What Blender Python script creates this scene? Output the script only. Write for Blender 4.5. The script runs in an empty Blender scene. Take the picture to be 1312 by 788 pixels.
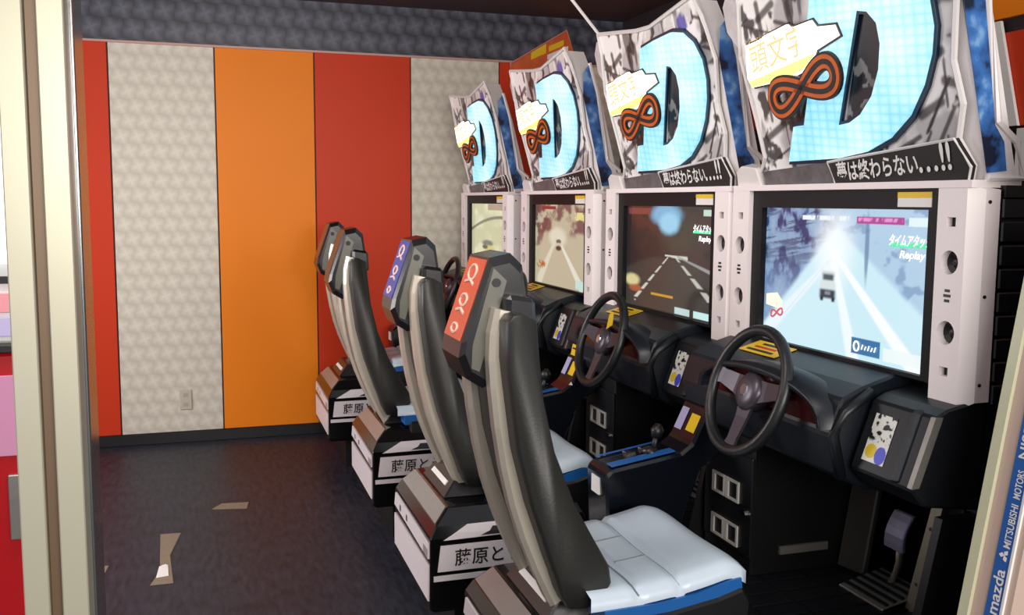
import bpy, bmesh, math, random
import numpy as np
from mathutils import Vector, Matrix
random.seed(4); RNG = np.random.RandomState(7)
S = bpy.context.scene
COL = S.collection
D2R = math.radians

# ---------------------------------------------------------------- camera
cam_d = bpy.data.cameras.new('camera'); cam = bpy.data.objects.new('camera', cam_d); COL.objects.link(cam)
S.camera = cam
cam_d.sensor_width = 36.0; cam_d.sensor_fit = 'HORIZONTAL'
cam_d.lens = 1235.936 / 1312 * 36.0
cam_d.clip_start = 0.02
_yaw, _pit, _rol = D2R(17.82144), D2R(-6.26716), D2R(0.34012)
_f = Vector((math.sin(_yaw)*math.cos(_pit), math.cos(_yaw)*math.cos(_pit), math.sin(_pit)))
_r = Vector((math.cos(_yaw), -math.sin(_yaw), 0)); _u = _r.cross(_f)
_x = _r*math.cos(_rol) + _u*math.sin(_rol); _y = -_r*math.sin(_rol) + _u*math.cos(_rol)
CAM = Vector((0, 0, 1.435))
cam.matrix_world = Matrix(((_x.x, _y.x, -_f.x, CAM.x), (_x.y, _y.y, -_f.y, CAM.y), (_x.z, _y.z, -_f.z, CAM.z), (0, 0, 0, 1)))

# ---------------------------------------------------------------- light
W = bpy.data.worlds.new('world'); S.world = W; W.use_nodes = True
W.node_tree.nodes['Background'].inputs[0].default_value = (0.95, 0.93, 1.0, 1)
W.node_tree.nodes['Background'].inputs[1].default_value = 0.55

def area(name, loc, target, sx, sy, power, col):
    l = bpy.data.lights.new(name, 'AREA'); l.shape = 'RECTANGLE'; l.size = sx; l.size_y = sy
    l.energy = power; l.color = col
    o = bpy.data.objects.new(name, l); COL.objects.link(o); o.location = loc
    o.rotation_euler = (Vector(target)-Vector(loc)).to_track_quat('-Z', 'Y').to_euler()
    return o
area('arcade_hall_light', (0.7, -1.8, 1.75), (0.5, 3.5, 0.9), 2.6, 0.8, 125, (1.0, 0.95, 0.88))
area('side_hall_light', (-2.0, 4.0, 1.5), (0.9, 3.6, 0.7), 2.2, 0.9, 70, (1.0, 0.94, 0.95))
area('wall_fill_light', (0.0, 1.9, 2.2), (0.2, 5.9, 0.0), 1.2, 0.4, 20, (1.0, 0.93, 0.84))  # added fill, aimed to brighten the lower back wall; no fixture here

V = S.view_settings
S.display_settings.display_device = 'sRGB'
V.view_transform = 'Standard'; V.look = 'None'; V.gamma = 1.0; V.use_curve_mapping = False
V.exposure = 0.0

# ---------------------------------------------------------------- helpers
def lin(c):
    return tuple(((x/255)/12.92 if x/255 <= 0.04045 else ((x/255+0.055)/1.055)**2.4) for x in c)
def mat(name, rgb, rough=0.5, metal=0.0, emit=0.0, noise=0.0, nscale=30, bump=0.0, spec=0.5, coat=0.0, ergb=None):
    m = bpy.data.materials.new(name); m.use_nodes = True
    nt = m.node_tree; b = nt.nodes['Principled BSDF']
    c = lin(rgb)
    b.inputs['Base Color'].default_value = (*c, 1); b.inputs['Roughness'].default_value = rough
    b.inputs['Metallic'].default_value = metal; b.inputs['Specular IOR Level'].default_value = spec
    b.inputs['Coat Weight'].default_value = coat; b.inputs['Coat Roughness'].default_value = 0.1
    if emit:
        b.inputs['Emission Color'].default_value = (*lin(ergb or rgb), 1); b.inputs['Emission Strength'].default_value = emit
    tc = nt.nodes.new('ShaderNodeTexCoord'); n = nt.nodes.new('ShaderNodeTexNoise')
    n.inputs['Scale'].default_value = nscale; n.inputs['Detail'].default_value = 4
    nt.links.new(tc.outputs['Object'], n.inputs['Vector'])
    if noise:
        r = nt.nodes.new('ShaderNodeMix'); r.data_type = 'RGBA'
        r.inputs[6].default_value = (*[x*(1-noise) for x in c], 1); r.inputs[7].default_value = (*[min(1, x*(1+noise)) for x in c], 1)
        nt.links.new(n.outputs['Fac'], r.inputs[0]); nt.links.new(r.outputs[2], b.inputs['Base Color'])
    if bump:
        bp = nt.nodes.new('ShaderNodeBump'); bp.inputs['Strength'].default_value = bump; bp.inputs['Distance'].default_value = 0.002
        nt.links.new(n.outputs['Fac'], bp.inputs['Height']); nt.links.new(bp.outputs['Normal'], b.inputs['Normal'])
    return m
def mat_attr(name, rough=0.4, emit=0.0):
    m = bpy.data.materials.new(name); m.use_nodes = True
    nt = m.node_tree; b = nt.nodes['Principled BSDF']
    a = nt.nodes.new('ShaderNodeAttribute'); a.attribute_name = 'Col'
    b.inputs['Roughness'].default_value = rough
    if emit:
        b.inputs['Base Color'].default_value = (0.01, 0.01, 0.01, 1)
        nt.links.new(a.outputs['Color'], b.inputs['Emission Color']); b.inputs['Emission Strength'].default_value = emit
    else:
        nt.links.new(a.outputs['Color'], b.inputs['Base Color'])
    return m
M = {}
M['black'] = mat('black_plastic', (13, 13, 14), 0.42, noise=0.15, nscale=60, bump=0.1)
M['black_gloss'] = mat('black_gloss', (14, 13, 14), 0.16, spec=0.6)
M['bezel'] = mat('bezel_black', (10, 10, 14), 0.5, spec=0.25, noise=0.05)
M['dash'] = mat('dash_plastic', (20, 25, 33), 0.38, noise=0.12, nscale=80, bump=0.12)
M['dash2'] = mat('dash_dark', (15, 18, 23), 0.4, noise=0.1)
M['white_plastic'] = mat('white_plastic', (242, 232, 231), 0.5, noise=0.03, nscale=20)
M['frame_white'] = mat('sign_frame_white', (222, 216, 214), 0.4, noise=0.03)
M['silver'] = mat('silver_rail', (200, 191, 175), 0.3, metal=0.5, noise=0.06, nscale=12)
M['vinyl'] = mat('black_vinyl', (38, 37, 34), 0.45, noise=0.1, nscale=150, bump=0.2)
M['shell'] = mat('headrest_shell', (26, 24, 26), 0.25, noise=0.08)
M['shell_grey'] = mat('headrest_grey', (96, 94, 86), 0.35, metal=0.3, noise=0.06)
M['cushion'] = mat('cushion_vinyl', (196, 210, 222), 0.3, noise=0.05, nscale=25, bump=0.1)
M['groove'] = mat('cushion_seam', (120, 126, 134), 0.5)
M['trim_blue'] = mat('blue_trim', (30, 92, 160), 0.3, noise=0.05)
M['rubber'] = mat('wheel_rubber', (24, 24, 26), 0.38, noise=0.1, nscale=200, bump=0.2)
M['spoke'] = mat('wheel_spoke', (86, 80, 88), 0.35, metal=0.6)
M['chrome'] = mat('chrome', (200, 200, 200), 0.2, metal=1.0)
M['steel'] = mat('worn_steel', (150, 146, 140), 0.35, metal=0.7, noise=0.15, nscale=40)
M['slot'] = mat('coin_slot_metal', (206, 202, 196), 0.35, metal=0.2, noise=0.06)
M['brass'] = mat('dull_metal', (120, 112, 98), 0.4, metal=0.5, noise=0.1)
M['yellow'] = mat('yellow_sticker', (232, 190, 20), 0.45, noise=0.05)
M['ink'] = mat('black_ink', (22, 20, 20), 0.5)
M['ink_red'] = mat('red_ink', (200, 40, 30), 0.5)
M['white_print'] = mat('white_print', (232, 230, 226), 0.45, noise=0.02)
M['box_white'] = mat('box_white', (222, 214, 216), 0.3, noise=0.03)
M['blue_side'] = mat('blue_side_art', (48, 92, 160), 0.35, noise=0.3, nscale=16)
_nt = M['blue_side'].node_tree; _rp = _nt.nodes.new('ShaderNodeValToRGB'); _e = _rp.color_ramp.elements
_e[0].position = 0.38; _e[0].color = (*lin((16, 28, 52)), 1); _e[1].position = 0.66; _e[1].color = (*lin((120, 160, 205)), 1)
_x1 = _e.new(0.47); _x1.color = (*lin((44, 88, 150)), 1); _x1 = _e.new(0.57); _x1.color = (*lin((58, 112, 180)), 1)
_nn = [n for n in _nt.nodes if n.type == 'TEX_NOISE'][0]
_nt.links.new(_nn.outputs['Fac'], _rp.inputs[0]); _nt.links.new(_rp.outputs[0], _nt.nodes['Principled BSDF'].inputs['Base Color'])
M['D_dark'] = mat('letter_outline', (14, 34, 58), 0.35)
M['red_gauge'] = mat('gauge_dark_red', (54, 18, 18), 0.12, noise=0.4, nscale=15)
M['orange_sticker'] = mat('orange_sticker', (214, 84, 44), 0.4, noise=0.05)
M['blue_sticker'] = mat('blue_sticker', (52, 66, 150), 0.4, noise=0.05)
M['brown_sticker'] = mat('brown_sticker', (128, 66, 42), 0.4, noise=0.05)
M['logo_glow'] = mat('logo_glow', (255, 250, 236), 0.4, emit=1.6, ergb=(255, 248, 226))
M['logo_ink'] = mat('logo_text', (150, 120, 90), 0.4, emit=0.9, ergb=(255, 214, 150))
M['inf_orange'] = mat('infinity_orange', (206, 96, 30), 0.35, noise=0.25, nscale=20)
M['tape'] = mat('beige_tape', (128, 114, 95), 0.6, noise=0.15, nscale=30)
M['screen_text'] = mat('screen_text', (250, 255, 255), 0.4, emit=1.0)
M['screen_green'] = mat('screen_green', (70, 200, 140), 0.4, emit=0.8)
M['blue_label'] = mat('blue_label', (38, 96, 170), 0.35)
M['purple_pad'] = mat('pedal_pad', (128, 124, 146), 0.4, metal=0.3, noise=0.1)

def link(name, me, m, parent=None, smooth=False):
    o = bpy.data.objects.new(name, me); COL.objects.link(o)
    if m is not None and not me.materials: me.materials.append(m)
    if parent is not None: o.parent = parent
    if smooth:
        for p in me.polygons: p.use_smooth = True
    return o
class MB:
    """collects geometry of ONE part; ox is the X of the parent's origin"""
    def __init__(s, ox=0.0): s.bm = bmesh.new(); s.ox = ox
    def v(s, p): return s.bm.verts.new((p[0]-s.ox, p[1], p[2]))
    def quad_strip(s, rows, close=False):
        vs = [[s.v(p) for p in r] for r in rows]; n = len(vs[0])
        for a, b in zip(vs, vs[1:]):
            for i in range(n if close else n-1):
                s.bm.faces.new((a[i], a[(i+1) % n], b[(i+1) % n], b[i]))
        return vs
    def loft(s, rings):
        vs = s.quad_strip(rings, True)
        s.bm.faces.new(vs[0][::-1]); s.bm.faces.new(vs[-1])
    def box(s, x0, x1, y0, y1, z0, z1):
        s.loft([[(x0, y0, z), (x1, y0, z), (x1, y1, z), (x0, y1, z)] for z in (z0, z1)])
    def prism(s, poly, y0, y1):          # poly in (x,z), extruded along y
        s.loft([[(x, y, z) for x, z in poly] for y in (y0, y1)])
    def plate(s, poly3, off):            # polygon of 3d points pushed along a vector
        o = Vector(off)
        s.loft([[Vector(p) for p in poly3], [Vector(p)+o for p in poly3]])
    def tube(s, pts, r, n=8, closed=False, rz=None):
        pts = [Vector(p) for p in pts]; rows = []
        N = len(pts); ref = Vector((0, 0, 1))
        for i, p in enumerate(pts):
            t = (pts[(i+1) % N] - pts[i-1]) if closed else (pts[min(i+1, N-1)] - pts[max(i-1, 0)])
            t.normalize()
            rr = ref if abs(t.dot(ref)) < 0.95 else Vector((0, 1, 0))
            a = t.cross(rr).normalized(); b = a.cross(t).normalized()
            ri = r[i] if isinstance(r, (list, tuple)) else r
            rows.append([p + a*ri*math.cos(k*2*math.pi/n) + b*ri*math.sin(k*2*math.pi/n) for k in range(n)])
        if closed: s.quad_strip(rows + [rows[0]], True)
        else: s.loft(rows)
    def bevel(s, w, seg=1):
        bmesh.ops.remove_doubles(s.bm, verts=s.bm.verts, dist=1e-6)
        bmesh.ops.recalc_face_normals(s.bm, faces=s.bm.faces)
        es = [e for e in s.bm.edges if len(e.link_faces) == 2 and e.calc_face_angle(0) > 0.5]
        bmesh.ops.bevel(s.bm, geom=es, offset=w, segments=seg, affect='EDGES', clamp_overlap=True)
        return s
    def mesh(s, name):
        bmesh.ops.remove_doubles(s.bm, verts=s.bm.verts, dist=1e-6)
        bmesh.ops.recalc_face_normals(s.bm, faces=s.bm.faces)
        me = bpy.data.meshes.new(name); s.bm.to_mesh(me); s.bm.free(); return me
    def build(s, name, m, parent=None, smooth=False):
        return link(name, s.mesh(name), m, parent, smooth)
def thing(name, loc, label, cat, group=None):
    o = bpy.data.objects.new(name, None); COL.objects.link(o); o.location = loc; o.empty_display_size = 0.1
    tag(o, label, cat, group); return o
def tag(o, label, cat, group=None):
    o['label'] = label; o['category'] = cat
    if group: o['group'] = group
def struct(o): o['kind'] = 'structure'; return o
def copy_tree(o, parent=None):
    c = o.copy(); COL.objects.link(c)
    if parent is not None: c.parent = parent
    for ch in list(o.children): copy_tree(ch, c)
    return c
def text_obj(name, s, origin, ex, ey, height, m, parent=None, ox=0.0, align='LEFT', thick=0.0008, width=None, bold=0.0):
    """a flat lettering mesh: origin = left end of base line, ex = reading direction, ey = up direction"""
    cu = bpy.data.curves.new('t', 'FONT'); cu.body = s; cu.size = 1.0; cu.align_x = align; cu.resolution_u = 3; cu.offset = bold
    to = bpy.data.objects.new('t', cu); COL.objects.link(to)
    bpy.context.view_layer.update()
    me = bpy.data.meshes.new_from_object(to.evaluated_get(bpy.context.evaluated_depsgraph_get()))
    bpy.data.objects.remove(to); bpy.data.curves.remove(cu)
    n = len(me.vertices); co = np.empty(n*3); me.vertices.foreach_get('co', co); co = co.reshape(-1, 3)
    if n:
        h = co[:, 1].max(); w = co[:, 0].max()-min(0, co[:, 0].min())
        sy = height/max(h, 1e-6); sx = sy if width is None else width/max(w, 1e-6)
        ex = np.array(Vector(ex).normalized()); ey = np.array(Vector(ey)); ey = ey/np.linalg.norm(ey); ez = np.cross(ex, ey); ez /= np.linalg.norm(ez)
        P = np.array(origin)[None]-np.array([[ox, 0, 0]]) + co[:, :1]*sx*ex + co[:, 1:2]*sy*ey + thick*ez
        me.vertices.foreach_set('co', P.ravel())
    me.materials.clear(); me.update()
    return link(name, me, m, parent)
def vnoise(x, y, seed=0):
    r = np.random.RandomState(seed); g = r.rand(64, 64)
    xi = np.floor(x).astype(int); yi = np.floor(y).astype(int); fx = x-xi; fy = y-yi
    fx = fx*fx*(3-2*fx); fy = fy*fy*(3-2*fy)
    G = lambda a, b: g[a % 64, b % 64]
    return (G(xi, yi)*(1-fx)+G(xi+1, yi)*fx)*(1-fy)+(G(xi, yi+1)*(1-fx)+G(xi+1, yi+1)*fx)*fy
def fbm(x, y, o=4, seed=0):
    t = 0; a = 0.5
    for k in range(o): t = t+a*vnoise(x*2**k, y*2**k, seed+k); a *= 0.5
    return t/(1-0.5**o)
def sst(a, b, x):
    t = np.clip((x-a)/(b-a), 0, 1); return t*t*(3-2*t)
def mixc(c, d, f): return c*(1-f[..., None])+np.array(lin(d))*f[..., None]
def grid_mesh(name, P, C, keep=None):
    """P (ny,nx,3) points, C (ny,nx,3) linear colours on the points"""
    ny, nx, _ = P.shape
    idx = np.arange(ny*nx).reshape(ny, nx)
    F = np.stack([idx[:-1, :-1], idx[:-1, 1:], idx[1:, 1:], idx[1:, :-1]], -1)
    F = F[keep] if keep is not None else F.reshape(-1, 4)
    me = bpy.data.meshes.new(name)
    me.from_pydata(P.reshape(-1, 3).tolist(), [], F.tolist())
    a = me.color_attributes.new('Col', 'FLOAT_COLOR', 'POINT')
    cc = np.ones((ny*nx, 4)); cc[:, :3] = C.reshape(-1, 3); a.data.foreach_set('color', cc.ravel())
    return me
def inpoly(poly, x, y):
    r = np.zeros(x.shape, bool); n = len(poly)
    for i in range(n):
        (x0, y0), (x1, y1) = poly[i], poly[i-1]
        c = ((y0 > y) != (y1 > y)) & (x < (x1-x0)*(y-y0)/(y1-y0+1e-12)+x0); r ^= c
    return r

# ---------------------------------------------------------------- room
WY = 5.95; CZ = 2.605; BAND = 2.315
# floor
def floor_mat():
    m = bpy.data.materials.new('dark_vinyl_floor'); m.use_nodes = True; nt = m.node_tree; b = nt.nodes['Principled BSDF']
    tc = nt.nodes.new('ShaderNodeTexCoord'); mp = nt.nodes.new('ShaderNodeMapping'); mp.inputs['Scale'].default_value = (22, 5, 1)
    n = nt.nodes.new('ShaderNodeTexNoise'); n.inputs['Scale'].default_value = 2.2; n.inputs['Detail'].default_value = 6
    n2 = nt.nodes.new('ShaderNodeTexNoise'); n2.inputs['Scale'].default_value = 1.3; n2.inputs['Detail'].default_value = 3
    r = nt.nodes.new('ShaderNodeValToRGB'); r.color_ramp.elements[0].color = (*lin((22, 25, 33)), 1); r.color_ramp.elements[1].color = (*lin((48, 53, 66)), 1)
    r.color_ramp.elements[0].position = 0.3; r.color_ramp.elements[1].position = 0.72
    mx = nt.nodes.new('ShaderNodeMix'); mx.data_type = 'RGBA'; mx.blend_type = 'MULTIPLY'; mx.inputs[0].default_value = 0.55
    nt.links.new(tc.outputs['Object'], mp.inputs['Vector']); nt.links.new(mp.outputs[0], n.inputs['Vector']); nt.links.new(tc.outputs['Object'], n2.inputs['Vector'])
    nt.links.new(n.outputs['Fac'], r.inputs[0]); nt.links.new(r.outputs[0], mx.inputs[6])
    r2 = nt.nodes.new('ShaderNodeValToRGB'); r2.color_ramp.elements[0].color = (.55, .5, .5, 1); r2.color_ramp.elements[1].color = (1.2, 1.15, 1.2, 1)
    nt.links.new(n2.outputs['Fac'], r2.inputs[0]); nt.links.new(r2.outputs[0], mx.inputs[7]); nt.links.new(mx.outputs[2], b.inputs['Base Color'])
    b.inputs['Roughness'].default_value = 0.48
    b.inputs['Specular IOR Level'].default_value = 0.35
    bp = nt.nodes.new('ShaderNodeBump'); bp.inputs['Strength'].default_value = 0.15; nt.links.new(n.outputs['Fac'], bp.inputs['Height']); nt.links.new(bp.outputs[0], b.inputs['Normal'])
    return m
b = MB(); b.box(-2.2, 2.75, -2.5, WY+0.1, -0.05, 0.0); struct(b.build('floor', floor_mat()))
b = MB(); b.box(-2.2, 2.75, 2.2, WY+0.1, CZ, CZ+0.05); struct(b.build('ceiling', mat('maroon_ceiling', (64, 44, 46), 0.6, noise=0.06)))
# back wall with stripes
wall = MB(); wall.box(-2.2, 2.75, WY+0.012, WY+0.1, 0.0, CZ)
wall_o = struct(wall.build('wall_back', mat('wall_dark_joint', (60, 30, 24), 0.6)))
def paper_mat(name, lo, hi, scale, rough, bumpy=0.0):
    """embossed wallpaper of overlapping round fans"""
    m = bpy.data.materials.new(name); m.use_nodes = True; nt = m.node_tree; b = nt.nodes['Principled BSDF']
    tc = nt.nodes.new('ShaderNodeTexCoord'); sp = nt.nodes.new('ShaderNodeSeparateXYZ'); nt.links.new(tc.outputs['Object'], sp.inputs[0])
    def mth(op, a, bb=None):
        n = nt.nodes.new('ShaderNodeMath'); n.operation = op
        for i, v in enumerate((a, bb)):
            if v is None: continue
            if isinstance(v, (int, float)): n.inputs[i].default_value = v
            else: nt.links.new(v, n.inputs[i])
        return n.outputs[0]
    x = mth('MULTIPLY', sp.outputs[0], scale); z = mth('MULTIPLY', sp.outputs[2], scale)
    row = mth('FLOOR', z); x2 = mth('ADD', x, mth('MULTIPLY', row, 0.5))
    fx = mth('SUBTRACT', mth('FRACT', x2), 0.5); fz = mth('SUBTRACT', mth('FRACT', z), 0.5)
    rad = mth('SQRT', mth('ADD', mth('MULTIPLY', fx, fx), mth('MULTIPLY', fz, fz)))
    ang = mth('ARCTAN2', fz, fx)
    rays = mth('ADD', mth('MULTIPLY', mth('SINE', mth('MULTIPLY', ang, 4.0)), 0.12), mth('MULTIPLY', mth('SINE', mth('MULTIPLY', ang, 24.0)), 0.03))
    val = mth('ADD', mth('SUBTRACT', 1.0, mth('MULTIPLY', rad, 1.3)), rays)
    r = nt.nodes.new('ShaderNodeValToRGB'); r.color_ramp.elements[0].position = 0.15; r.color_ramp.elements[1].position = 0.95
    r.color_ramp.elements[0].color = (*lin(lo), 1); r.color_ramp.elements[1].color = (*lin(hi), 1)
    nt.links.new(val, r.inputs[0]); nt.links.new(r.outputs[0], b.inputs['Base Color']); b.inputs['Roughness'].default_value = rough
    bp = nt.nodes.new('ShaderNodeBump'); bp.inputs['Strength'].default_value = 0.12; bp.inputs['Distance'].default_value = 0.003
    nt.links.new(val, bp.inputs['Height']); nt.links.new(bp.outputs[0], b.inputs['Normal'])
    return m
M['cream_paper'] = paper_mat('cream_wallpaper', (192, 186, 170), (219, 213, 198), 12.0, 0.45)
M['band_paper'] = paper_mat('dark_band_paper', (40, 42, 52), (96, 98, 112), 9.0, 0.4)
M['wall_red'] = mat('red_panel', (200, 58, 28), 0.42, noise=0.03, nscale=4, spec=0.18)
M['wall_orange'] = mat('orange_panel', (236, 130, 26), 0.42, noise=0.03, nscale=4, spec=0.18)
edges = [-2.2, -1.62, -1.045, -0.476, 0.097, 0.665, 1.25, 1.82, 2.4, 2.75]
kinds = ['wall_orange', 'cream_paper', 'wall_red', 'cream_paper', 'wall_orange', 'wall_red', 'cream_paper', 'wall_red', 'cream_paper']
for i, k in enumerate(kinds):
    b = MB(); g = 0.004
    b.box(edges[i]+g, edges[i+1]-g, WY, WY+0.02, 0.066, BAND-0.006); b.bevel(0.002)
    b.build('wall_panel', M[k], wall_o)
b = MB(); b.box(-2.2, 2.75, WY-0.004, WY+0.02, BAND+0.006, CZ); b.build('upper_band', M['band_paper'], wall_o)
b = MB(); b.box(-2.2, 2.75, WY-0.010, WY+0.02, BAND-0.006, BAND+0.006); b.build('picture_rail', mat('pink_rail', (190, 150, 140), 0.4), wall_o)
b = MB(); b.box(-2.2, 2.75, WY-0.014, WY+0.015, 0.0, 0.066); b.bevel(0.003); struct(b.build('baseboard_back', mat('black_base', (26, 26, 30), 0.35)))
# faint wall outlet cover on the cream stripe
t = thing('wall_outlet', (-0.117, WY, 0.256), 'small cream outlet cover low on the cream wallpaper stripe', 'outlet')
b = MB(); b.box(-0.035, 0.035, -0.008, 0.0, -0.06, 0.06); b.bevel(0.003); b.build('cover_plate', mat('cream_plastic', (190, 182, 166), 0.45), t)
for dz in (-0.028, 0.028):
    b = MB(); b.box(-0.014, 0.014, -0.0095, -0.007, dz-0.012, dz+0.012); b.build('socket', mat('socket_grey', (172, 163, 148), 0.5), t)
# wall behind the cabinets
b = MB(); b.box(2.66, 2.75, -0.5, WY, 0.0, CZ); wr = struct(b.build('wall_right', mat('dark_wall', (40, 30, 34), 0.6)))
for (y0, y1, z0, z1, k) in [(1.0, 3.3, 1.70, 2.02, 'wall_red'), (3.32, WY, 1.80, 2.06, 'wall_red'), (1.0, WY, 2.07, 2.34, 'wall_orange')]:
    b = MB(); b.box(2.64, 2.665, y0, y1, z0, z1); b.bevel(0.002); b.build('wall_panel', M[k], wr)
b = MB(); b.plate([(2.625, 2.70, 1.70), (2.625, 2.62, 1.70), (2.625, 2.72, 2.06), (2.625, 2.80, 2.06)], (0.012, 0, 0)); b.build('diagonal_strip', M['white_print'], wr)
b = MB(); b.box(2.625, 2.64, 2.2, 2.62, 1.52, 1.69); b.build('painted_glow_strip', M['white_print'], wr)  # plain white board, fluorescent glow put in as colour

# ---------------------------------------------------------------- racing cabinets
OX = 1.75
YC = [2.11, 3.075, 4.15, 5.32]
HSL = 0.244
def hx(z): return 1.57 - HSL*(z-1.476)          # the leaning face of the sign
def hp(u, z, d=0.0): return (hx(z)-d, -u, z - d*HSL)      # u to the right in the photograph
HN = Vector((-1, 0, -HSL)).normalized()
LABEL = ['racing game cabinet nearest the camera, snowy blue road on its screen',
         'racing game cabinet with dark night road on its screen, second from the front',
         'racing game cabinet with pale road and small car on screen, third from the front',
         'racing game cabinet farthest back beside the cream striped wall']
root = thing('racing_cabinet', (OX, YC[0], 0), LABEL[0], 'arcade machine', 'racing game cabinets in a row')

def P_(): return MB(OX)
# --- body shell
b = P_()
b.box(1.60, 2.35, -0.475, 0.475, 0.76, 1.47)
b.box(1.95, 2.35, -0.475, 0.475, 0.0, 0.76)
b.build('body', M['black'], root)
b = P_(); b.prism([(1.42, 0.38), (1.50, 0.76), (2.35, 0.76), (2.35, 0.05), (1.42, 0.05)], -0.478, -0.455); b.build('side_plate', M['black'], root)
b = P_(); b.prism([(1.82, 0.375), (1.82, 0.80), (1.95, 0.80), (1.95, 0.375)], -0.20, -0.19); b.build('footwell_side', M['black'], root)
plat = P_(); plat.box(1.18, 2.35, -0.475, 0.475, 0.04, 0.375); plat.bevel(0.006); plat = plat.build('platform', M['black'], root)
for i in range(9):                                             # tread ribs
    for j in range(5):
        y = -0.40+i*0.07; x = 1.22+j*0.135
        if x > 1.90 or y > 0.17: continue
        b = P_(); b.box(x, x+0.12, y, y+0.055, 0.375, 0.379)
        b.build('tread_tile', M['dash2'], plat)
# --- coin column
b = P_(); b.box(1.46, 1.95, 0.20, 0.47, 0.375, 0.80); b.bevel(0.006); col = b.build('coin_column', M['black'], root)
b = P_(); b.box(1.452, 1.462, 0.195, 0.46, 0.43, 0.72); b.bevel(0.003); door = b.build('coin_door', M['dash2'], root)
for z in (0.605, 0.475):
    for y in (0.295, 0.372):
        b = P_()
        for (a0, a1, c0, c1) in [(-.036, .036, .024, .031), (-.036, .036, -.031, -.024), (-.036, -.028, -.024, .024), (.020, .036, -.024, .024)]:
            b.box(1.447, 1.453, y+a0, y+a1, z+c0, z+c1)
        b.build('coin_slot', M['slot'], door)
b = P_(); b.tube([(1.452, 0.225, 0.555), (1.444, 0.225, 0.555)], 0.011, 12); b.build('lock', M['chrome'], door)
b = P_(); b.box(1.55, 1.71, 0.192, 0.2, 0.435, 0.458); b.build('metal_strip', M['steel'], root)
# --- screen surround
b = P_()
zt, zb, yl, yr = 1.470, 1.036, 0.385, -0.375
sz1, sz0, sl, sr = 1.422, 1.046, 0.338, -0.335
for (y0, y1, z0, z1) in [(yr, yl, sz1, zt), (yr, yl, zb, sz0), (sl, yl, sz0, sz1), (yr, sr, sz0, sz1)]:
    b.box(1.545, 1.62, y0, y1, z0, z1)
b.build('screen_bezel', M['bezel'], root)
# sticker on the bezel
b = P_(); b.box(1.5435, 1.5455, -0.345, -0.235, 1.428, 1.462); st = b.build('bezel_sticker', M['white_print'], root)
b = P_(); b.box(1.5425, 1.5440, -0.345, -0.235, 1.449, 1.462); b.build('yellow_stripe', M['yellow'], st)
# --- speaker panels
def speaker(side):
    ya, yb = (-0.378, -0.462) if side < 0 else (0.388, 0.478)
    xf = 1.532
    b = P_(); bm = b.bm
    z0, z1 = 0.992, 1.478
    cy = (ya+yb)/2
    holes = []
    def circle(cz, r, n=20): return [(cy+r*math.cos(k*2*math.pi/n), cz+r*math.sin(k*2*math.pi/n)) for k in range(n)]
    def rect(cz, w, h): return [(cy-w, cz-h), (cy+w, cz-h), (cy+w, cz+h), (cy-w, cz+h)]
    holes = [circle(1.310, 0.026), circle(1.157, 0.026), rect(1.397, 0.013, 0.010), rect(1.072, 0.013, 0.010)]
    outer = [(ya, z0), (yb, z0), (yb, z1), (ya, z1)]
    es = []
    for lp in [outer]+holes:
        vs = [b.v((xf, y, z)) for y, z in lp]
        es += [bm.edges.new((vs[i-1], vs[i])) for i in range(len(vs))]
    bmesh.ops.triangle_fill(bm, use_beauty=True, edges=es)
    for lp in holes:
        b.quad_strip([[(xf, y, z) for y, z in lp], [(xf+0.02, y, z) for y, z in lp]], True)
    # outer casing
    yo = -0.482 if side < 0 else yb
    xo = 1.562 if side < 0 else 1.60
    b.quad_strip([[(xf, yb, z0), (xf, yb, z1)], [(xo, yo, z0+0.02), (xo, yo, z1-0.012)]])
    b.quad_strip([[(xo, yo, z0+0.02), (xo, yo, z1-0.012)], [(1.60, yo, z0+0.02), (1.60, yo, z1-0.012)]])
    b.quad_strip([[(xf, ya, z0), (xf, ya, z1)], [(1.60, ya, z0), (1.60, ya, z1)]])
    for z, zz in ((z0, z0+0.02), (z1, z1-0.012)):
        b.bm.faces.new([b.v(p) for p in [(xf, ya, z), (xf, yb, z), (xo, yo, zz), (1.60, yo, zz), (1.60, ya, z)]])
    p = b.build('speaker_panel', M['white_plastic'], root)
    for (cz, r) in [(1.310, 0.026), (1.157, 0.026)]:
        c = P_(); n = 16
        rows = [[(xf+d, cy+rr*math.cos(k*2*math.pi/n), cz+rr*math.sin(k*2*math.pi/n)) for k in range(n)] for d, rr in ((0.018, 0.0265), (0.024, 0.015), (0.016, 0.006), (0.015, 0.001))]
        c.quad_strip(rows, True); c.build('speaker_cone', M['black'], p)
    for cz in (1.397, 1.072):
        c = P_(); c.box(xf+0.015, xf+0.02, cy-0.0135, cy+0.0135, cz-0.011, cz+0.011); c.build('vent', M['black'], p)
    # little round sun-shaped grille marks at mid height
    c = P_()
    for i in range(3): c.box(xf-0.0015, xf+0.002, cy-0.010+abs(i-1)*0.003, cy+0.010-abs(i-1)*0.003, 1.224+i*0.011, 1.230+i*0.011)
    c.build('grille_mark', M['dash'], p)
    if side < 0:
        for z in (1.44, 1.24, 1.05):
            c = P_(); c.tube([(1.572, -0.4815, z), (1.572, -0.4845, z)], 0.004, 8); c.build('screw', M['dash'], p)
speaker(-1); speaker(1)

# --- dashboard
b = P_(); b.prism([(1.60, 1.05), (1.545, 1.036), (1.46, 1.012), (1.40, 0.985), (1.385, 0.95), (1.37, 0.90), (1.40, 0.80), (1.48, 0.76), (1.60, 0.76)], -0.255, 0.475); b.bevel(0.006)
dash = b.build('dashboard', M['dash'], root)
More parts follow.
